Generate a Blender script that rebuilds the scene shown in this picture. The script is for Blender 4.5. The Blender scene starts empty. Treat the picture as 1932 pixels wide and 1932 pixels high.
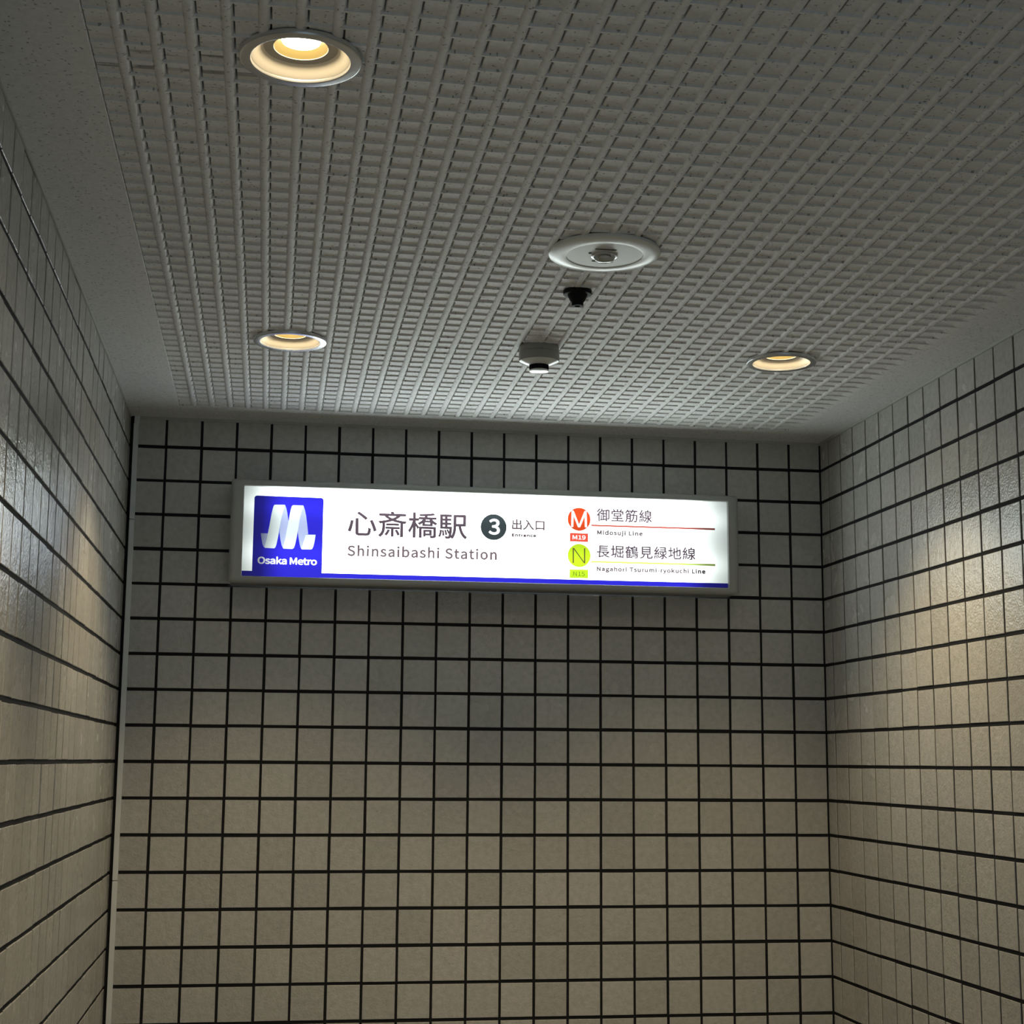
import bpy, bmesh, math, os, random
from mathutils import Matrix, Vector, noise
random.seed(7)
sc = bpy.context.scene
COL = bpy.context.collection
ZW = 1.60                      # floor is z=0; survey heights below are relative to z=1.60

# ------------------------------------------------------------------ camera
cam = bpy.data.cameras.new('camera'); camo = bpy.data.objects.new('camera', cam); COL.objects.link(camo)
yaw, pitch, roll = -0.15378, 0.16015, 0.00734
F_PX = 2920.0
fw = Vector((-math.sin(yaw)*math.cos(pitch), math.cos(yaw)*math.cos(pitch), math.sin(pitch)))
rt = Vector((math.cos(yaw), math.sin(yaw), 0)); up = rt.cross(fw)
r2 = math.cos(roll)*rt + math.sin(roll)*up; u2 = -math.sin(roll)*rt + math.cos(roll)*up
camo.matrix_world = Matrix(((r2.x, u2.x, -fw.x, -1.67867), (r2.y, u2.y, -fw.y, -4.54864), (r2.z, u2.z, -fw.z, 0.01265+ZW), (0, 0, 0, 1)))
cam.sensor_fit = 'HORIZONTAL'; cam.sensor_width = 36.0; cam.lens = F_PX/1932*36.0
cam.clip_start = 0.02; cam.clip_end = 60
sc.camera = camo

# ------------------------------------------------------------------ world, exposure
WORLD_COL = (0.62, 0.80, 0.90); WORLD_STR = 0.38
SPOT_W = 37.0; SPOT_COL = (1.0, 0.78, 0.46)
SIGN_L = 6.2
al = bpy.data.lights.new('rear_fill_light', 'AREA'); al.shape = 'RECTANGLE'; al.size = 1.2; al.size_y = .3
al.energy = 16.0; al.color = (0.90, 1.0, 0.97)          # unseen neutral lamp added behind the camera for the far wall's light fall-off
alo = bpy.data.objects.new('rear_fill_light', al); COL.objects.link(alo); alo.location = (-1.05, -5.45, 2.55)
w = bpy.data.worlds.new('world'); sc.world = w; w.use_nodes = True
w.node_tree.nodes['Background'].inputs[0].default_value = (*WORLD_COL, 1)
w.node_tree.nodes['Background'].inputs[1].default_value = WORLD_STR
sc.view_settings.view_transform = 'Standard'; sc.view_settings.look = 'None'
sc.view_settings.gamma = 1.0; sc.view_settings.use_curve_mapping = False
sc.view_settings.exposure = 0.0

# ------------------------------------------------------------------ node helpers
def mat(name):
    m = bpy.data.materials.new(name); m.use_nodes = True
    nt = m.node_tree; b = nt.nodes['Principled BSDF']
    return m, nt, b
def N(nt, t, **kw):
    n = nt.nodes.new(t)
    for k, v in kw.items(): setattr(n, k, v)
    return n
def setv(n, **kw):
    for k, v in kw.items(): n.inputs[k].default_value = v
def ramp(nt, src, stops):
    r = N(nt, 'ShaderNodeValToRGB'); e = r.color_ramp.elements
    while len(e) < len(stops): e.new(0.5)
    for el, (p_, c) in zip(e, stops):
        el.position = p_; el.color = (*c, 1) if len(c) == 3 else c
    nt.links.new(src, r.inputs[0]); return r
def math_(nt, op, a, b=None, clamp=False):
    n = N(nt, 'ShaderNodeMath', operation=op); n.use_clamp = clamp
    for i, x in enumerate((a, b)):
        if x is None: continue
        if isinstance(x, (int, float)): n.inputs[i].default_value = x
        else: nt.links.new(x, n.inputs[i])
    return n.outputs[0]
def mix(nt, fac, a, b, mode='MIX'):
    n = N(nt, 'ShaderNodeMix', data_type='RGBA', blend_type=mode)
    for i, x in ((0, fac), (6, a), (7, b)):
        if isinstance(x, (int, float)): n.inputs[i].default_value = x
        elif isinstance(x, tuple): n.inputs[i].default_value = (*x, 1)
        else: nt.links.new(x, n.inputs[i])
    return n.outputs[2]
def pos(nt): return N(nt, 'ShaderNodeNewGeometry').outputs['Position']
def noise_(nt, vec, scale, detail=3, rough=.55):
    n = N(nt, 'ShaderNodeTexNoise'); nt.links.new(vec, n.inputs['Vector'])
    setv(n, Scale=scale, Detail=detail, Roughness=rough); return n.outputs['Fac']
def scaled(nt, vec, s, rot=(0, 0, 0)):
    m = N(nt, 'ShaderNodeMapping'); nt.links.new(vec, m.inputs['Vector'])
    m.inputs['Scale'].default_value = s; m.inputs['Rotation'].default_value = rot; return m.outputs[0]
def bump(nt, b, h, strength, dist):
    n = N(nt, 'ShaderNodeBump'); setv(n, Strength=strength, Distance=dist)
    nt.links.new(h, n.inputs['Height']); nt.links.new(n.outputs[0], b.inputs['Normal']); return n

def tile_material(name, bumpamt):
    m, nt, b = mat(name); P = pos(nt)
    oi = N(nt, 'ShaderNodeObjectInfo')
    big = noise_(nt, P, 1.9, 2)
    fine = noise_(nt, P, 60, 4)
    c = mix(nt, big, (0.44, 0.44, 0.425), (0.50, 0.49, 0.465))
    rv = math_(nt, 'MULTIPLY_ADD', oi.outputs['Random'], 0.16)
    nt.nodes[-1].inputs[2].default_value = 0.92
    c = mix(nt, 1.0, c, rv, 'MULTIPLY')
    fr = ramp(nt, fine, [(0.3, (0.88, 0.88, 0.87)), (0.6, (1.03, 1.03, 1.03))])
    c = mix(nt, 1.0, c, fr.outputs[0], 'MULTIPLY')
    # small dark pits and pale scuffs
    v = N(nt, 'ShaderNodeTexVoronoi'); nt.links.new(P, v.inputs['Vector']); setv(v, Scale=42.0)
    sp = math_(nt, 'LESS_THAN', v.outputs['Distance'], 0.055)
    c = mix(nt, math_(nt, 'MULTIPLY', sp, 0.55), c, (0.10, 0.10, 0.10))
    sm = noise_(nt, scaled(nt, P, (7, 7, 16)), 1.6, 5, .7)
    smr = ramp(nt, sm, [(0.60, (0, 0, 0)), (0.74, (1, 1, 1))])
    c = mix(nt, math_(nt, 'MULTIPLY', smr.outputs[0], 0.06), c, (0.26, 0.25, 0.23))
    nt.links.new(c, b.inputs['Base Color'])
    r1 = ramp(nt, noise_(nt, P, 7, 3), [(0.3, (.19, .19, .19)), (0.7, (.30, .30, .30))])
    nt.links.new(r1.outputs[0], b.inputs['Roughness'])
    setv(b, **{'Specular IOR Level': 0.5})
    h = math_(nt, 'ADD', noise_(nt, P, 170, 2, .5), math_(nt, 'MULTIPLY', noise_(nt, P, 46, 2), 1.3))
    bump(nt, b, h, bumpamt, 0.004)
    return m
M_TILE = tile_material('glazed_tile', 0.31)
M_TILE_B = tile_material('glazed_tile_back', 0.28)

def simple(name, col, rough=.5, metal=0.0, bs=0, bumpamt=0.0, spec=.5, var=.06):
    m, nt, b = mat(name); P = pos(nt)
    n = noise_(nt, P, bs or 30, 3)
    c = mix(nt, n, tuple(x*(1-var) for x in col), tuple(min(1, x*(1+var)) for x in col))
    nt.links.new(c, b.inputs['Base Color'])
    setv(b, Roughness=rough, Metallic=metal, **{'Specular IOR Level': spec})
    if bumpamt: bump(nt, b, n, bumpamt, 0.002)
    return m
M_GROUT = simple('black_grout', (0.013, 0.0135, 0.016), .85, bs=90, bumpamt=.3, spec=.2)
M_FLOOR = simple('granite_floor', (0.28, 0.29, 0.30), .45, bs=60, var=.25)
M_FRAME = simple('grey_metal_frame', (0.36, 0.37, 0.355), .42, .1, bs=12, var=.05)
M_HOUS = simple('grey_metal_housing', (0.20, 0.21, 0.21), .5, .1, bs=12)
M_RING = simple('satin_silver', (0.66, 0.67, 0.68), .24, .7, bs=25, var=.04)
M_CONE = simple('cream_reflector', (0.86, 0.80, 0.70), .45, bs=20, var=.02)
M_INNER = simple('gold_reflector', (0.16, 0.125, 0.05), .5, bs=20, var=.02)
M_GREYR = simple('grey_baffle', (0.42, 0.39, 0.35), .5, bs=300, var=.25)
M_WHITE = simple('white_plastic', (0.66, 0.68, 0.67), .35, bs=15, var=.03)
M_WHITEG = simple('glossy_white_plastic', (0.72, 0.75, 0.74), .16, bs=15, var=.03)
M_BEZ = simple('satin_white_plastic', (0.74, 0.77, 0.76), .24, bs=15, var=.03)
M_DETG = simple('grey_white_plastic', (0.30, 0.30, 0.29), .42, bs=15, var=.05)
M_BLACK = simple('black_plastic', (0.005, 0.005, 0.007), .6, bs=40, spec=.2)
M_TRUNK = simple('pale_grey_plastic', (0.72, 0.76, 0.78), .5, bs=8, var=.05)
M_BEAD = simple('ceiling_bead', (0.46, 0.47, 0.45), .5, bs=20, var=.08)
mg, nt, b = mat('clear_lens'); setv(b, Roughness=.05, **{'Base Color': (.8, .82, .8, 1), 'Transmission Weight': .75, 'IOR': 1.45}); M_LENS = mg

def ceiling_material():
    m, nt, b = mat('mineral_ceiling_board'); P = pos(nt)
    n1 = noise_(nt, P, 2.2, 3)
    c = mix(nt, n1, (0.72, 0.74, 0.75), (0.78, 0.79, 0.79))
    fine = ramp(nt, noise_(nt, P, 130, 3), [(0.3, (.90, .90, .90)), (.65, (1.04, 1.04, 1.04))])
    c = mix(nt, 1.0, c, fine.outputs[0], 'MULTIPLY')
    wob = N(nt, 'ShaderNodeTexNoise'); nt.links.new(P, wob.inputs['Vector']); setv(wob, Scale=55.0, Detail=2.0)
    dsp = N(nt, 'ShaderNodeVectorMath', operation='SCALE'); nt.links.new(wob.outputs['Color'], dsp.inputs[0]); dsp.inputs['Scale'].default_value = 0.010
    pa = N(nt, 'ShaderNodeVectorMath', operation='ADD'); nt.links.new(P, pa.inputs[0]); nt.links.new(dsp.outputs[0], pa.inputs[1])
    tot = None
    for (s, rot, thr, dens) in (((42, 66, 0), .35, .12, .19), ((80, 40, 0), .6, .11, .13), ((34, 84, 0), -.5, .10, .12), ((84, 90, 0), 0.0, .14, .20)):
        v = N(nt, 'ShaderNodeTexVoronoi', voronoi_dimensions='2D')
        nt.links.new(scaled(nt, pa.outputs[0], s, (0, 0, rot)), v.inputs['Vector']); setv(v, Scale=1.0)
        a = math_(nt, 'LESS_THAN', v.outputs['Distance'], thr*.88)
        sep = N(nt, 'ShaderNodeSeparateColor'); nt.links.new(v.outputs['Color'], sep.inputs[0])
        a = math_(nt, 'MULTIPLY', a, math_(nt, 'LESS_THAN', sep.outputs[0], dens))
        tot = a if tot is None else math_(nt, 'MAXIMUM', tot, a)
    c = mix(nt, math_(nt, 'MULTIPLY', tot, 0.60), c, (0.07, 0.075, 0.075))
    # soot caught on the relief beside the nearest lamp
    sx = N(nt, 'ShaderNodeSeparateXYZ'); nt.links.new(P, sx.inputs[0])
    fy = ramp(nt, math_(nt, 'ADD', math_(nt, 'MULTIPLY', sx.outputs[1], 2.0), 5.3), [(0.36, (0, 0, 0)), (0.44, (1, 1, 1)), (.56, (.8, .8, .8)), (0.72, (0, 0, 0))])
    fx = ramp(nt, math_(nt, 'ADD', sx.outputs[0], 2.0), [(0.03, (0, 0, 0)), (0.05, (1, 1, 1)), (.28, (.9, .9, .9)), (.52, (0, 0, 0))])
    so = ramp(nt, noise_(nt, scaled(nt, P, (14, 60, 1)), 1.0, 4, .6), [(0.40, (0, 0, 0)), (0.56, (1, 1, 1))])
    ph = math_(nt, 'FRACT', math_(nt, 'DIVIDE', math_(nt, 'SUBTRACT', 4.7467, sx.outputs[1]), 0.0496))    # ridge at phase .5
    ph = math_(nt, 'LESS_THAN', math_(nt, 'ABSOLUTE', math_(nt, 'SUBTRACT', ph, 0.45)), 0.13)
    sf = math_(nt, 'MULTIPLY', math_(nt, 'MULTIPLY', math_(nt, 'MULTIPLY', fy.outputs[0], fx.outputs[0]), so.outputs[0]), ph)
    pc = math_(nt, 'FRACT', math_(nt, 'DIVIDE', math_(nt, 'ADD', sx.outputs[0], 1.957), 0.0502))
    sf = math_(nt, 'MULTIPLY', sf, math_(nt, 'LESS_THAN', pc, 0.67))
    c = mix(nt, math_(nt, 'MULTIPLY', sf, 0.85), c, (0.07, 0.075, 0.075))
    nt.links.new(c, b.inputs['Base Color']); setv(b, Roughness=.62, **{'Specular IOR Level': .45})
    h = math_(nt, 'SUBTRACT', math_(nt, 'MULTIPLY', noise_(nt, P, 90, 3), .5), tot)
    bump(nt, b, h, .35, .002)
    return m
M_CEIL = ceiling_material()

# backlit film: brightness of the tubes behind the face falls off at both ends
G = bpy.data.node_groups.new('tube_glow', 'ShaderNodeTree')
G.interface.new_socket(name='Glow', in_out='OUTPUT', socket_type='NodeSocketFloat')
go = G.nodes.new('NodeGroupOutput')
sx = N(G, 'ShaderNodeSeparateXYZ'); G.links.new(pos(G), sx.inputs[0])
xl = math_(G, 'DIVIDE', math_(G, 'ADD', sx.outputs[0], 1.768), 0.12)
xr = math_(G, 'DIVIDE', math_(G, 'SUBTRACT', -0.334, sx.outputs[0]), 0.15)
xe = ramp(G, math_(G, 'MINIMUM', xl, xr), [(0, (.07,)*3), (.2, (.11,)*3), (.45, (.19,)*3), (.85, (.85,)*3), (1, (1.,)*3)])
def gau(z0, s):
    d = math_(G, 'DIVIDE', math_(G, 'SUBTRACT', sx.outputs[2], z0+ZW), s)
    return math_(G, 'POWER', 2.718, math_(G, 'MULTIPLY', math_(G, 'MULTIPLY', d, d), -1.0))
zz = math_(G, 'ADD', math_(G, 'ADD', gau(.735, .030), gau(.600, .034)), 1.9)
G.links.new(math_(G, 'MULTIPLY', xe.outputs[0], math_(G, 'MULTIPLY', zz, 0.48)), go.inputs[0])
KC = 0.78
def film(name, col, k=1.0):
    m = bpy.data.materials.new(name); m.use_nodes = True; nt = m.node_tree
    nt.nodes.remove(nt.nodes['Principled BSDF']); out = nt.nodes['Material Output']
    g = N(nt, 'ShaderNodeGroup'); g.node_tree = G
    e = N(nt, 'ShaderNodeEmission'); e.inputs[0].default_value = (*col, 1)
    nt.links.new(math_(nt, 'MULTIPLY', g.outputs[0], k), e.inputs[1])
    gl = N(nt, 'ShaderNodeBsdfPrincipled'); setv(gl, Roughness=.3, **{'Base Color': (*[min(.5, x*.4) for x in col], 1)})
    ad = N(nt, 'ShaderNodeAddShader'); nt.links.new(e.outputs[0], ad.inputs[0]); nt.links.new(gl.outputs[0], ad.inputs[1])
    nt.links.new(ad.outputs[0], out.inputs[0]); return m
F_WHITE = film('backlit_white', (0.90, 1.0, 0.97), SIGN_L)
F_BLUE = film('backlit_blue', (0.036, 0.030, 0.92), KC)
F_TEXT = film('dark_print', (0.115, 0.085, 0.11), 1.0)
F_THIN = film('grey_print', (0.15, 0.115, 0.13), 1.0)
F_DISC = film('charcoal_print', (0.045, 0.062, 0.068), 1.0)
F_RED = film('red_print', (0.88, 0.085, 0.018), KC)
F_RED2 = film('red_plate_print', (0.74, 0.085, 0.05), 1.25)
F_REDL = film('red_line_print', (0.62, 0.14, 0.11), 1.0)
F_LIME = film('lime_print', (0.66, 0.98, 0.025), KC)
F_LIME2 = film('lime_plate_print', (0.50, 0.78, 0.02), 1.15)
F_LIMEL = film('lime_line_print', (0.62, 0.90, 0.16), 1.0)
F_OLIVE = film('olive_print', (0.13, 0.12, 0.03), 1.0)
F_OLIVE2 = film('green_print', (0.15, 0.26, 0.02), 1.0)
F_RIB = film('ribbon_white', (0.80, 0.93, 0.93), 1.1)
F_RIBS = film('ribbon_shade', (0.50, 0.60, 0.92), 1.0)
F_WT = film('white_print', (0.92, 0.98, 1.0), 1.3)

def emit(name, col, k):
    m = bpy.data.materials.new(name); m.use_nodes = True; nt = m.node_tree
    nt.nodes.remove(nt.nodes['Principled BSDF'])
    e = N(nt, 'ShaderNodeEmission'); e.inputs[0].default_value = (*col, 1); e.inputs[1].default_value = k
    nt.links.new(e.outputs[0], nt.nodes['Material Output'].inputs[0]); return m
M_LED = emit('lamp_diffuser', (1.0, 0.82, 0.52), 72.0)

# ------------------------------------------------------------------ object helpers
def link(o, parent=None):
    COL.objects.link(o)
    if parent is not None: o.parent = parent
    return o
def mesh_obj(name, verts, faces, m, parent=None, smooth=False, loc=(0, 0, 0)):
    me = bpy.data.meshes.new(name); me.from_pydata(verts, [], faces); me.materials.append(m)
    if smooth: me.shade_smooth()
    me.update(); o = bpy.data.objects.new(name, me); o.location = loc
    return link(o, parent)
def empty(name, loc=(0, 0, 0), parent=None):
    o = bpy.data.objects.new(name, None); o.empty_display_size = .05; o.location = loc; return link(o, parent)
def tag(o, label=None, category=None, group=None, kind=None):
    if label: o['label'] = label
    if category: o['category'] = category
    if group: o['group'] = group
    if kind: o['kind'] = kind
    return o
def box_geo(x0, x1, y0, y1, z0, z1):
    v = [(x0, y0, z0), (x1, y0, z0), (x1, y1, z0), (x0, y1, z0), (x0, y0, z1), (x1, y0, z1), (x1, y1, z1), (x0, y1, z1)]
    f = [(0, 3, 2, 1), (4, 5, 6, 7), (0, 1, 5, 4), (1, 2, 6, 5), (2, 3, 7, 6), (3, 0, 4, 7)]
    return v, f
def box(name, b6, m, parent=None, bevel=0.0):
    v, f = box_geo(*b6); o = mesh_obj(name, v, f, m, parent)
    if bevel:
        bm = bmesh.new(); bm.from_mesh(o.data)
        bmesh.ops.bevel(bm, geom=bm.edges[:], offset=bevel, segments=2, profile=.6, affect='EDGES')
        bm.to_mesh(o.data); bm.free()
    return o
def lathe(name, prof, m, parent=None, seg=64, smooth=True, cap=False):
    """prof: list of (radius, z) swept round z"""
    v = []; f = []
    for r, z in prof:
        for i in range(seg):
            a = 2*math.pi*i/seg; v.append((r*math.cos(a), r*math.sin(a), z))
    for k in range(len(prof)-1):
        for i in range(seg):
            j = (i+1) % seg; f.append((k*seg+i, k*seg+j, (k+1)*seg+j, (k+1)*seg+i))
    if cap: f.append(tuple(range((len(prof)-1)*seg, len(prof)*seg)))
    o = mesh_obj(name, v, f, m, parent)
    bm = bmesh.new(); bm.from_mesh(o.data); bmesh.ops.recalc_face_normals(bm, faces=bm.faces[:]); bm.to_mesh(o.data); bm.free()
    if smooth: o.data.shade_smooth(); o.data.set_sharp_from_angle(angle=math.radians(28))
    return o

# ------------------------------------------------------------------ survey grid (metres)
ZC = 1.00438+ZW
XL = -2.1032
def gx(c): return -(c*.1+(-1e-5)*c*(20-c)+(-1e-5)*c*(20-c)*(c-10))
def gz(r): return (10-r)*.10181+1e-4*(r-1)*(17-r)*(1 if 0 <= r <= 18 else 0)+ZW
def gyr(k): return -(.07006+(k-1)*.10136)
def gyl(k): return -(1.84526-k*.09779)
GAP = .0074; GAPZ = .0092; DEP = .0024
NR = 25                                  # rows of tiles, ceiling to floor
rows = [(ZC, gz(1))]+[(gz(r), gz(r+1)) for r in range(1, NR)]
rows = [(a, b_) for a, b_ in rows if b_ > 0.02]
Y_END = -6.2

# ------------------------------------------------------------------ room shell
fl = box('floor', (XL-.15, .15, Y_END, .15, -.1, 0), M_FLOOR); tag(fl, kind='structure')
wb = box('wall_back', (XL-.15, .15, DEP, .15, 0, ZC+.05), M_GROUT); tag(wb, kind='structure')
wr = box('wall_right', (DEP, .15, Y_END, DEP-.0002, 0, ZC+.05), M_GROUT); tag(wr, kind='structure')
wl = box('wall_left', (XL-.15, XL-DEP, Y_END, DEP-.0002, 0, ZC+.05), M_GROUT); tag(wl, kind='structure')

# tiles: bevelled slabs, face towards -Y in their own frame
def tile_geo(wd, ht, dp=DEP, bv=.0009):
    a, h = wd/2, ht/2
    v = [(-a, dp, -h), (a, dp, -h), (a, dp, h), (-a, dp, h),
         (-a, bv, -h), (a, bv, -h), (a, bv, h), (-a, bv, h),
         (-a+bv, 0, -h+bv), (a-bv, 0, -h+bv), (a-bv, 0, h-bv), (-a+bv, 0, h-bv)]
    f = []
    for i in range(4):
        j = (i+1) % 4
        f += [(i, j, 4+j, 4+i), (4+i, 4+j, 8+j, 8+i)]
    f.append((8, 9, 10, 11)); return v, f
_cache = {}
def tile_mesh(wd, ht, m):
    key = (round(wd, 4), round(ht, 4), m.name)
    if key not in _cache:
        v, f = tile_geo(wd, ht); me = bpy.data.meshes.new('tile'); me.from_pydata(v, [], f); me.materials.append(m); _cache[key] = me
    return _cache[key]
CAMP = Vector(camo.matrix_world.translation)
def inframe(p):
    d = p-CAMP; z = d.dot(fw)
    if z <= 0: return None
    u, v_ = 966+F_PX*d.dot(r2)/z, 966-F_PX*d.dot(u2)/z
    return u, v_
def build_wall(wall, cells, frame, m, limit=300, hidden=lambda c: False):
    """cells: (u0,u1,z0,z1) along the wall; frame(u,z,tilt) gives the tile's matrix"""
    cand = []; rest = []
    for c in cells:
        u0, u1, z0, z1 = c
        Mx = frame((u0+u1)/2, (z0+z1)/2)
        uv = inframe(Mx.translation)
        if uv and -15 < uv[0] < 1947 and -25 < uv[1] < 1957 and not hidden(c):
            p0 = inframe(frame(u0, z0).translation); p1 = inframe(frame(u1, z1).translation)
            cand.append((abs((p1[0]-p0[0])*(p1[1]-p0[1])) if abs(p1[0]-p0[0]) > 1 else 0, c))
        else: rest.append(c)
    cand.sort(key=lambda t: -t[0])
    single = [c for _, c in cand[:limit]]; rest += [c for _, c in cand[limit:]]
    sv = []; sf = []; sset = set(single)
    for c in single+rest:
        u0, u1, z0, z1 = c
        wd, ht = round(u1-u0-GAP, 4), round(z1-z0-GAPZ, 4)
        if wd < .004 or ht < .004: continue
        Mx = frame((u0+u1)/2, (z0+z1)/2)
        j = Matrix.Translation((random.gauss(0, .0003), random.gauss(0, .0003), random.gauss(0, .0004))) @ Matrix.Rotation(random.gauss(0, .0030), 4, 'Z') @ Matrix.Rotation(random.gauss(0, .0030), 4, 'X') @ Matrix.Rotation(random.gauss(0, .0020), 4, 'Y')
        Mx = Mx @ j
        if c in sset:
            o = bpy.data.objects.new('tile', tile_mesh(wd, ht, m)); link(o, wall); o.matrix_local = Mx
        else:
            v, f = tile_geo(wd, ht); n0 = len(sv)
            sv += [tuple(Mx @ Vector(p)) for p in v]; sf += [tuple(i+n0 for i in q) for q in f]
    if sv: tag(mesh_obj('tiling', sv, sf, m, wall), kind='stuff')

SIGN_X = (-1.8045, -.3015); SIGN_Z = (.5108+ZW, .8100+ZW); SIGN_D = .105
cols_b = [(gx(c+1), gx(c)) for c in range(0, 20)]+[(XL+.010, gx(20))]
cells = [(a, b_, z0, z1) for (z1, z0) in rows for (a, b_) in cols_b]
build_wall(wb, cells, lambda u, z: Matrix.Translation((u, 0, z)), M_TILE_B,
           hidden=lambda c: c[0] > SIGN_X[0] and c[1] < SIGN_X[1] and c[2] > SIGN_Z[0]+.01 and c[3] < SIGN_Z[1])
# right wall faces -X: local -Y -> world -X
RR = Matrix(((0, 1, 0, 0), (-1, 0, 0, 0), (0, 0, 1, 0), (0, 0, 0, 1)))     # local x->-Y, local y->+X
ks = [0.0]+[-gyr(k) for k in range(1, 52)]
cells = [(ks[i], ks[i+1], z0, z1) for (z1, z0) in rows for i in range(len(ks)-1)]
build_wall(wr, cells, lambda u, z: Matrix.Translation((0, -u, z)) @ RR, M_TILE)
# left wall faces +X: local -Y -> world +X, local x -> +Y
RL = Matrix(((0, -1, 0, 0), (1, 0, 0, 0), (0, 0, 1, 0), (0, 0, 0, 1)))
kl = sorted([gyl(k) for k in range(-32, 19)]+[0.0])
cells = [(kl[i], kl[i+1], z0, z1) for (z1, z0) in rows for i in range(len(kl)-1)]
build_wall(wl, cells, lambda u, z: Matrix.Translation((XL, u, z)) @ RL, M_TILE)

# ------------------------------------------------------------------ ceiling with moulded relief
LAMPS = [(-1.6631, -2.4455, 'big'), (-1.6561, -.9200, 'left'), (-.4422, -.9420, 'right')]
RX0, RXR = -1.957, -.165                       # relief field
RY0 = -.168                                     # its end by the sign
FLOORZ = ZC+.0048
ce = box('ceiling', (XL-.15, .15, Y_END, .15, ZC+.030, ZC+.12), M_CEIL); tag(ce, kind='structure')
def near(x, y, r=.0785):
    return any((x-a)**2+(y-b_)**2 < r*r for a, b_, _ in LAMPS)
def hole(x, y, z):
    return ZC+.029 if near(x, y) else z
YS = []
y = RY0
while y > -4.6:
    YS.append(y)
    y -= .006 if any(abs(y-b_) < .095 for _, b_, _ in LAMPS) else .020
def strip_mesh(name, xs_z, ys, wob=0.0, seed=0):
    """extrude profile [(x,z)] along ys"""
    v = []; f = []; n = len(xs_z)
    for y in ys:
        for (x, z) in xs_z:
            dx = noise.noise(Vector((x*3+seed*1.7, y*9, seed)))*wob if wob else 0
            dz = noise.noise(Vector((x*40, y*22, seed+5)))*wob*.6 if wob else 0
            v.append((x+dx, y, hole(x, y, z+(dz if z < ZC+.02 else 0))))
    for k in range(len(ys)-1):
        for i in range(n-1):
            a = k*n+i; f.append((a, a+1, a+n+1, a+n))
    return mesh_obj(name, v, f, M_CEIL, ce, smooth=False)
PIT = .0502
NRB = 36
xk = [RX0+PIT*k for k in range(NRB)]
T = ZC+.029
for k in range(1, NRB):
    x = xk[k]
    prof = [(x-.0182, T), (x-.0180, FLOORZ), (x-.0152, ZC+.0020), (x-.0126, ZC+.0004), (x-.0095, ZC), (x-.0058, ZC+.0003), (x-.0034, ZC+.0012), (x-.0003, ZC+.0050), (x-.0010, T)]
    o = strip_mesh('rib', prof, YS, .0006, k); o.data.shade_smooth(); o.data.set_sharp_from_angle(angle=math.radians(50))
# between the ribs: a channel whose floor steps down at every cross line (steep side towards the camera)
P0, PY = -.2153, .0496
def cell_floor(y):
    t = ((y-P0) % PY)                      # distance beyond the last step
    if t < .0018: return ZC+.0040-(.0040-.0006)*t/.0018
    if t < .0062: return ZC+.0005+.0003*(t-.0018)/.0044
    if t < .0110: return ZC+.0008+.0026*(t-.0062)/.0048
    return ZC+.0034+.0006*(t-.0110)/(PY-.0110)
YC = set(YS)
jj = 0
while P0-PY*jj > -4.6:
    for t in (0.0, .0006, .0018, .0062, .0088, .0096, .0110, .0300): YC.add(round(P0-PY*jj+t, 5))
    jj += 1
YC = sorted([q for q in YC if q <= RY0], reverse=True)
for k in range(NRB):
    v = []; f = []; last = k == NRB-1
    x1 = RXR+.004 if last else xk[k+1]-.0165
    n = 5
    for y in YC:
        z = cell_floor(y); t = (y-P0) % PY
        g = .0006 if k == 0 else (-.0058 if .0004 < t < .0092 else .0020)
        x0 = xk[k]+g
        ys = [(x0, T), (x0, z+.0012)]+[(x0+.001+(x1-x0-.001)*i/n, z) for i in range(n+1)]
        if last: ys += [(RXR+.010, z-(z-ZC)*.35), (RXR+.020, z-(z-ZC)*.8), (RXR+.030, ZC)]
        m_ = len(ys)
        for (x, zz_) in ys:
            dz = noise.noise(Vector((x*30, y*30, 60+k)))*.0005
            v.append((x, y, hole(x, y, min(T, zz_+(dz if zz_ < T else 0)))))
    for a_ in range(len(YC)-1):
        for i in range(m_-1):
            q = a_*m_+i; f.append((q, q+1, q+m_+1, q+m_))
    mesh_obj('channel', v, f, M_CEIL, ce)
# plain margins
box('ceiling_margin', (XL+.0005, RX0, -4.6, -.0005, ZC, T), M_CEIL, ce, .0015)
box('ceiling_margin', (RXR+.0295, -.0005, -4.6, -.0005, ZC, T), M_CEIL, ce)
box('ceiling_margin', (RX0+.0002, RXR+.0293, RY0, -.0005, ZC, T), M_CEIL, ce)
box('ceiling_margin', (XL+.0005, -.0005, Y_END, -4.6005, ZC, T), M_CEIL, ce)
# edge bead where the walls meet the ceiling
for n_, b6 in (('trim_1', (XL+.013, -.004, -.0055, -.0003, ZC-.0075, ZC-.0002)), ('trim_2', (-.0055, -.0003, -5.0, -.0002, ZC-.0075, ZC-.0002)), ('trim_3', (XL+.0003, XL+.0030, -5.0, -.02, ZC-.0060, ZC-.0002))):
    tag(box(n_, b6, M_BEAD), kind='structure')

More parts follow.
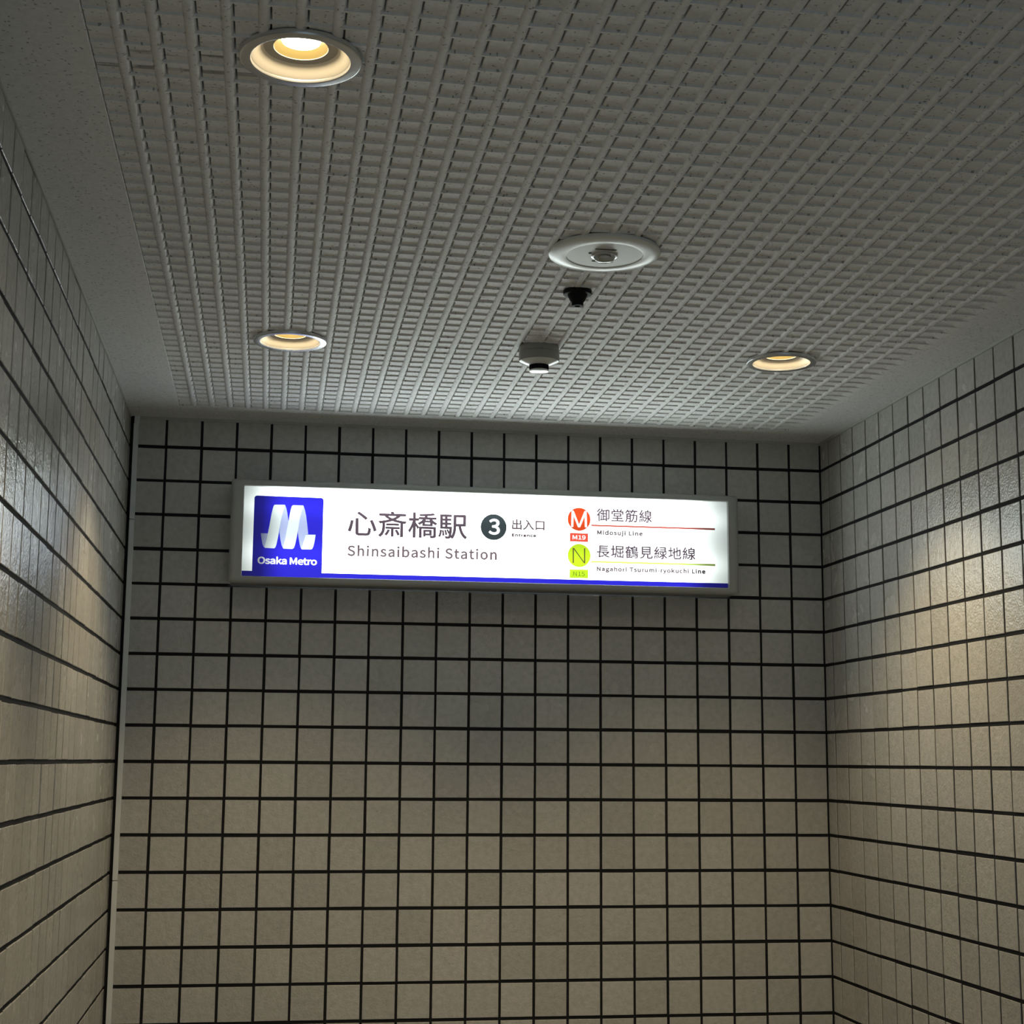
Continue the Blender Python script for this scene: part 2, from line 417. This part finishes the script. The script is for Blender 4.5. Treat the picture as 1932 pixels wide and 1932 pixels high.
# ------------------------------------------------------------------ recessed downlights
def downlight():
    t = empty('ceiling_light')
    lathe('trim_ring', [(.0745, .004), (.0745, .0020), (.0870, .0035), (.0872, -.0012), (.0862, -.0034), (.0838, -.0042), (.0760, -.0032), (.0730, -.0040), (.0712, -.0036), (.0702, -.0010), (.0702, .004)], M_RING, t, 96)
    lathe('lamp_can', [(.0750, .0030), (.0750, .0285), (.0005, .0285)], M_BLACK, t, 64, cap=True)
    lathe('reflector_cone', [(.0702, .0005), (.0690, .0010), (.0625, .0080), (.0530, .0165)], M_CONE, t, 96)
    ba = lathe('baffle', [(.0530, .0165), (.0515, .0172), (.0395, .0172), (.0390, .0165), (.0387, .0172)], M_GREYR, t, 96)
    lathe('inner_reflector', [(.0387, .0172), (.0375, .0186), (.0275, .0262)], M_INNER, t, 64)
    lathe('lamp_lens', [(.0275, .0262), (.020, .0265), (.0005, .0267)], M_LED, t, 48, cap=True)
    return t
def spot(t):
    l = bpy.data.lights.new('lamp_light', 'SPOT'); l.energy = SPOT_W; l.color = SPOT_COL
    l.spot_size = math.radians(104); l.spot_blend = 0.70; l.shadow_soft_size = .028
    o = bpy.data.objects.new('lamp_light', l); link(o, t); o.location = (0, 0, .0015)
    return o
dl = downlight(); spot(dl)
def copy_tree(o, parent=None):
    c = o.copy(); COL.objects.link(c); c.parent = parent
    for ch in list(o.children): copy_tree(ch, c)
    return c
dls = [dl, copy_tree(dl), copy_tree(dl)]
LB = ['largest recessed downlight with glowing cream cone, at the upper left nearest the camera',
      'small recessed downlight at the left, above the blue end of the sign',
      'small recessed downlight at the right, beside the right-hand tiled wall']
for o, (x, y, _), lb in zip(dls, LAMPS, LB):
    o.location = (x, y, ZC-.0018); tag(o, lb, 'light', 'recessed downlights in the ceiling')

# ------------------------------------------------------------------ emergency light
em = empty('emergency_light', (-1.0547, -1.6860, ZC-.0018)); tag(em, 'round white emergency light plate with a small clear lens in the middle', 'light')
lathe('bezel', [(.100, .004), (.1095, .003), (.1100, -.0020), (.1095, -.0034), (.1080, -.0042), (.0930, -.0055), (.0775, -.0064), (.0757, -.0061), (.0750, -.0050)], M_BEZ, em, 96)
lathe('face_plate', [(.0756, -.0050), (.060, -.0052), (.0005, -.0052)], M_WHITE, em, 96, cap=True)
lathe('lens_ring', [(.0265, -.0050), (.0262, -.0078), (.0245, -.0086), (.0215, -.0086), (.0200, -.0060)], M_RING, em, 48)
lathe('clear_lens', [(.0212, -.0058), (.0208, -.0105), (.0180, -.0150), (.0120, -.0180), (.0005, -.0190)], M_LENS, em, 48, cap=True)
lathe('light_chip', [(.0095, -.0054), (.0095, -.0076), (.0005, -.0078)], simple('amber_chip', (.22, .19, .12), .4), em, 24, cap=True)
for s in (-1, 1):
    box('slot', (-.022+.004*s, .020+.004*s, s*.036-.0018, s*.036+.0018, -.0062, -.0049), simple('dark_slot', (.05, .05, .05), .6), em)
lathe('indicator', [(.003, -.0050), (.003, -.0064), (.0004, -.0065)], M_BLACK, em, 16, cap=True).location = (-.031, -.010, 0)

# ------------------------------------------------------------------ black sensor
se = empty('ceiling_sensor', (-1.0562, -1.422, ZC-.0030)); tag(se, 'small black cone-shaped sensor between the round light plate and the detector', 'sensor')
lathe('flange', [(.0270, .006), (.0305, .004), (.0305, -.0030), (.0290, -.0045), (.0215, -.0048)], M_BLACK, se, 48)
lathe('cone', [(.0215, -.0048), (.0190, -.0110), (.0150, -.0185), (.0128, -.0210)], M_BLACK, se, 48)
lathe('nozzle', [(.0128, -.0210), (.0125, -.0275), (.0108, -.0290), (.0060, -.0290), (.0055, -.0270), (.0004, -.0270)], M_BLACK, se, 32, cap=True)

# ------------------------------------------------------------------ heat / smoke detector
de = empty('smoke_detector', (-1.0589, -.9600, ZC-.0025)); tag(de, 'grey drum-shaped fire detector with a black slotted neck, hanging nearest the sign', 'detector')
lathe('mounting_base', [(.044, .006), (.0480, .004), (.0485, -.0060), (.0475, -.0105), (.0470, -.0112)], M_DETG, de, 64)
lathe('body', [(.0470, -.0112), (.0490, -.0125), (.0492, -.0300), (.0478, -.0325)], M_DETG, de, 64)
lathe('shoulder', [(.0478, -.0325), (.0440, -.0345), (.0260, -.0415), (.0235, -.0418)], M_WHITEG, de, 64)
lathe('neck', [(.0205, -.0400), (.0205, -.0535)], M_BLACK, de, 40)
fn = []
for i in range(12):
    a = 2*math.pi*i/12
    o = box('fin', (.0200, .0238, -.0009, .0009, -.0535, -.0412), M_BLACK, de); o.rotation_euler = (0, 0, a)
lathe('end_disc', [(.0205, -.0532), (.0236, -.0535), (.0240, -.0555), (.0225, -.0572), (.0150, -.0582), (.0004, -.0585)], M_WHITEG, de, 48, cap=True)
box('latch', (-.0035+.004, .0035+.004, -.0500, -.0475, -.0125, -.0020), M_DETG, de, .0006)

# ------------------------------------------------------------------ plastic cover strip in the left corner
cc = empty('cable_cover', (-2.0872, 0, 0)); tag(cc, 'narrow pale grey plastic cover strip running down the left corner of the far wall', 'cable cover')
zc = [ZC-.022, .6975+ZW, -.3227+ZW, 0.01]
for i in range(3):
    o = box('cover_length', (-.0073, .0073, -.0125, -.0004, zc[i+1]+.0012, zc[i]-.0004), M_TRUNK, cc, .0018)
box('end_cap', (-.0058, .0090, -.0140, -.0004, ZC-.0235, ZC-.0005), M_TRUNK, cc, .0018)
# dark sealant in the corner behind it
sealant = box('trim_4', (XL-.001, XL+.0085, -.004, DEP, 0, ZC-.001), M_GROUT); tag(sealant, kind='structure')

# ------------------------------------------------------------------ the illuminated sign
sg = empty('station_sign', (0, 0, 0)); tag(sg, 'long illuminated white station sign with a blue logo, mounted on the far tiled wall', 'sign')
def rrect(x0, x1, z0, z1, r, n=5):
    pts = []
    for cx, cz, a0 in ((x1-r, z1-r, 0), (x0+r, z1-r, 90), (x0+r, z0+r, 180), (x1-r, z0+r, 270)):
        for i in range(n+1):
            a = math.radians(a0+90*i/n); pts.append((cx+r*math.cos(a), cz+r*math.sin(a)))
    return pts
def loops(name, ls, m, parent, smooth=True):
    v = []; f = []; n = None
    for (pts, y) in ls:
        n = len(pts); v += [(px, y, pz) for px, pz in pts]
    for k in range(len(ls)-1):
        for i in range(n):
            j = (i+1) % n; f.append((k*n+i, (k+1)*n+i, (k+1)*n+j, k*n+j))
    o = mesh_obj(name, v, f, m, parent)
    o.data.shade_smooth(); o.data.set_sharp_from_angle(angle=math.radians(35)); return o
X0, X1 = SIGN_X; Z0, Z1 = SIGN_Z
PX0, PX1, PZ0, PZ1 = -1.7680, -.3340, .5295+ZW, .7912+ZW
loops('housing', [(rrect(X0+.003, X1-.003, Z0+.002, Z1-.002, .006), -.0006), (rrect(X0+.003, X1-.003, Z0+.002, Z1-.002, .006), -.088),
                  (rrect(X0, X1, Z0, Z1, .007), -.0885), (rrect(X0, X1, Z0, Z1, .007), -.0905)], M_HOUS, sg)
loops('face_frame', [(rrect(X0, X1, Z0, Z1, .008), -.0905), (rrect(X0, X1, Z0, Z1, .008), -.1035), (rrect(X0+.002, X1-.002, Z0+.0015, Z1-.0015, .008), -.1075),
                     (rrect(X0+.008, X1-.008, Z0+.005, Z1-.005, .007), -.1110), (rrect(X0+.016, X1-.016, Z0+.010, Z1-.010, .006), -.1120),
                     (rrect(PX0-.0012, PX1+.0012, PZ0-.0012, PZ1+.0012, .004), -.1120), (rrect(PX0, PX1, PZ0, PZ1, .004), -.1108), (rrect(PX0, PX1, PZ0, PZ1, .004), -.0990)], M_FRAME, sg)
YP = -.1000
def poly(name, pts, y, m, parent):
    n = len(pts)
    v = [(x, y, z) for x, z in pts]+[(x, y+.0006, z) for x, z in pts]
    f = [tuple(range(n))[::-1]]+[(i, (i+1) % n, n+(i+1) % n, n+i) for i in range(n)]
    o = mesh_obj(name, v, f, m, parent)
    bm = bmesh.new(); bm.from_mesh(o.data)
    for q in bm.faces:
        if len(q.verts) == n:
            q.normal_update()
            if q.normal.y > 0: q.normal_flip()
    bmesh.ops.triangulate(bm, faces=[q for q in bm.faces if len(q.verts) > 4]); bm.to_mesh(o.data); bm.free()
    return o
pn = poly('light_panel', rrect(PX0+.0002, PX1-.0002, PZ0+.0002, PZ1-.0002, .003), YP, F_WHITE, sg)
def lay(i): return YP-.0007*i
def rect(x0, x1, z0, z1): return [(x0, z0+ZW), (x1, z0+ZW), (x1, z1+ZW), (x0, z1+ZW)][::-1]
def disc(x, z, r, n=56): return [(x+r*math.cos(2*math.pi*i/n), z+ZW+r*math.sin(2*math.pi*i/n)) for i in range(n)]
# blue foot stripe and logo plate
poly('base_stripe', rect(-1.5412, PX1-.0003, .5298, .5444), lay(1), F_BLUE, pn)
poly('base_stripe', rect(PX0+.0003, -1.7384, .5298, .5456), lay(1), F_BLUE, pn)
lp = [(-1.5409, .5298+ZW), (-1.5409, .7552+ZW)]+[(-1.5489+.008*math.cos(math.radians(a)), .7552+.008*math.sin(math.radians(a))+ZW) for a in range(0, 91, 15)]+\
     [(-1.7306+.008*math.cos(math.radians(a)), .7560+.008*math.sin(math.radians(a))+ZW) for a in range(90, 181, 15)]+[(-1.7387, .5298+ZW)]
poly('logo_plate', lp, lay(1)-.00015, F_BLUE, pn)
LG = dict(
 b1=[(-1.6974,0.6547),(-1.693,0.6811),(-1.6887,0.7112),(-1.6856,0.7269),(-1.683,0.736),(-1.6802,0.7388),(-1.6526,0.7393),(-1.6508,0.7382),(-1.6556,0.7218),(-1.6597,0.7037),(-1.6637,0.6796),(-1.666,0.6604),(-1.6684,0.6436),(-1.6719,0.6245),(-1.6745,0.6155),(-1.6779,0.6121),(-1.7048,0.6128),(-1.7057,0.6146),(-1.6998,0.6391)],
 s1=[(-1.6508,0.7386),(-1.647,0.7293),(-1.6437,0.715),(-1.6397,0.6912),(-1.6434,0.6683),(-1.6473,0.6407),(-1.65,0.6144),(-1.6535,0.6143),(-1.6572,0.6213),(-1.6612,0.6379),(-1.6648,0.6593),(-1.6637,0.6796),(-1.6597,0.7037),(-1.6556,0.7218)],
 b2=[(-1.6397,0.6912),(-1.6371,0.7104),(-1.6341,0.7273),(-1.6314,0.7364),(-1.6279,0.7391),(-1.5997,0.7391),(-1.5979,0.7375),(-1.6039,0.7211),(-1.6085,0.6969),(-1.6118,0.6692),(-1.6147,0.6476),(-1.6187,0.626),(-1.6219,0.6152),(-1.6265,0.6116),(-1.6511,0.612),(-1.6535,0.6143),(-1.6483,0.6359),(-1.6444,0.6623)],
 s2=[(-1.5979,0.7375),(-1.594,0.7262),(-1.59,0.7095),(-1.5864,0.6856),(-1.5826,0.6558),(-1.5896,0.6543),(-1.5928,0.6399),(-1.5985,0.6134),(-1.6032,0.6157),(-1.6065,0.6287),(-1.6099,0.6454),(-1.6122,0.662),(-1.6118,0.6692),(-1.6085,0.6969),(-1.6039,0.7211)],
 b3=[(-1.5896,0.6540),(-1.5826,0.6545),(-1.5614,0.6548),(-1.5638,0.6348),(-1.5669,0.6203),(-1.5703,0.6131),(-1.5738,0.6118),(-1.5984,0.6113),(-1.6017,0.6128),(-1.5965,0.6278)],
 tab=[(-1.7174,0.6547),(-1.6974,0.6547),(-1.6998,0.6391),(-1.7057,0.6146),(-1.7083,0.6157),(-1.7115,0.6233),(-1.7149,0.6387)])
for k in ('b1', 'b2', 'b3', 's1', 's2', 'tab'):
    poly('logo_ribbon', [(x, z+ZW) for x, z in LG[k]], lay(2), F_RIB if k[0] == 'b' else F_RIBS, pn)

# lettering
FONT = None
try:
    fp = os.path.join(bpy.utils.resource_path('LOCAL'), 'datafiles', 'fonts', 'Noto Sans CJK Regular.woff2')
    if os.path.exists(fp): FONT = bpy.data.fonts.load(fp)
except Exception: FONT = None
DG = None
def text(s, x0, x1, z0, z1, m, layer=2, bold=0.0, space=1.0):
    # bold: stroke thickening in millimetres on each side
    """fit a line of print into the box x0..x1, z0..z1 (glyph bounds)"""
    c = bpy.data.curves.new('lettering', 'FONT'); c.body = s
    if FONT: c.font = FONT
    c.size = 1.0; c.space_character = space; c.resolution_u = 4; c.fill_mode = 'FRONT'
    o = bpy.data.objects.new('tmp', c); COL.objects.link(o)
    dg = bpy.context.evaluated_depsgraph_get(); dg.update()
    me = bpy.data.meshes.new_from_object(o.evaluated_get(dg))
    bpy.data.objects.remove(o)
    xs = [v.co.x for v in me.vertices]; ys = [v.co.y for v in me.vertices]
    ax, bx, ay, by = min(xs), max(xs), min(ys), max(ys)
    e = bold/1000; x0 += e; x1 -= e; z0 += e; z1 -= e
    vs = [((x0+(v.co.x-ax)/(bx-ax)*(x1-x0)), lay(layer), z0+ZW+(v.co.y-ay)/(by-ay)*(z1-z0)) for v in me.vertices]
    fs = [tuple(q.vertices) for q in me.polygons]
    if e > 0:
        V = []; Fc = []
        for i in range(9):
            ox, oz = (0, 0) if i == 8 else (e*math.cos(math.pi/4*i), e*math.sin(math.pi/4*i))
            n0 = len(V); V += [(x+ox, y-.00002*i, z+oz) for x, y, z in vs]; Fc += [tuple(k+n0 for k in q) for q in fs]
    else: V, Fc = vs, fs
    bpy.data.meshes.remove(me); me = bpy.data.meshes.new('lettering'); me.from_pydata(V, [], Fc)
    me.materials.clear(); me.materials.append(m); me.update()
    o = bpy.data.objects.new('lettering', me); link(o, pn); return o
text('心斎橋駅', -1.4700, -1.1215, .6540, .7300, F_TEXT, bold=1.3)
text('Shinsaibashi', -1.4692, -1.2020, .5952, .6290, F_THIN, bold=1.4, space=1.05)
text('Station', -1.1860, -1.0330, .5950, .6280, F_THIN, bold=1.4, space=1.05)
poly('number_disc', disc(-1.0434, .6931, .0386), lay(1), F_DISC, pn)
text('3', -1.0585, -1.0245, .6700, .7180, F_WT, bold=1.6)
text('出入口', -.9893, -.8913, .6868, .7190, F_THIN, bold=1.1)
text('Entrance', -.9899, -.9165, .6660, .6764, F_THIN, bold=1.18, space=1.04)
poly('route_disc', disc(-.7878, .7244, .0347), lay(1), F_RED, pn)
def stroke(name, segs, wd, m, layer=2):
    for a, b_ in segs: pass
    v = []; f = []
    for (x0, z0), (x1, z1) in segs:
        n0 = len(v); h = wd/2
        for (x, z) in ((x0-h, z0), (x0+h, z0), (x1+h, z1), (x1-h, z1)): v.append((x, lay(layer), z+ZW))
        f.append((n0, n0+1, n0+2, n0+3))
    return mesh_obj(name, v, f, m, pn)
mx0, mx1, mz0, mz1 = -.8122, -.7637, .7006, .7494
stroke('route_letter', [((mx0+.0035, mz0), (mx0+.0048, mz1)), ((mx0+.0046, mz1), (-.7880, mz0-.0002)), ((-.7880, mz0-.0002), (mx1-.0046, mz1)), ((mx1-.0048, mz1), (mx1-.0035, mz0))], .0066, F_WT)
poly('code_plate', rect(-.8158, -.7606, .6571, .6829), lay(1), F_RED2, pn)
text('M19', -.8077, -.7682, .6634, .6766, F_WT, bold=.5)
text('御堂筋線', -.7352, -.5662, .7197, .7592, F_TEXT, bold=.9, space=1.03)
poly('route_line', rect(-.7515, -.3722, .7045, .7100), lay(1), F_REDL, pn)
text('Midosuji Line', -.7336, -.5948, .6755, .6945, F_THIN, bold=1.18, space=1.06)
poly('route_disc', disc(-.7876, .6159, .0347), lay(1), F_LIME, pn)
nx0, nx1, nz0, nz1 = -.8074, -.7692, .5934, .6382
stroke('route_letter', [((nx0+.002, nz0), (nx0+.002, nz1)), ((nx0+.0025, nz1), (nx1-.0025, nz0)), ((nx1-.002, nz0), (nx1-.002, nz1))], .0040, F_OLIVE)
poly('code_plate', rect(-.8162, -.7602, .5488, .5747), lay(1), F_LIME2, pn)
text('N15', -.8056, -.7710, .5550, .5680, F_OLIVE2, bold=0)
text('長堀鶴見緑地線', -.7354, -.4331, .6112, .6500, F_TEXT, bold=.9, space=1.03)
poly('route_line', rect(-.7513, -.3727, .5958, .6016), lay(1), F_LIMEL, pn)
text('Nagahori Tsurumi-ryokuchi Line', -.7350, -.4034, .5670, .5860, F_THIN, bold=1.18, space=1.06)
text('Osaka Metro', -1.7240, -1.5552, .5660, .5886, F_WT, bold=1.0, space=.97)
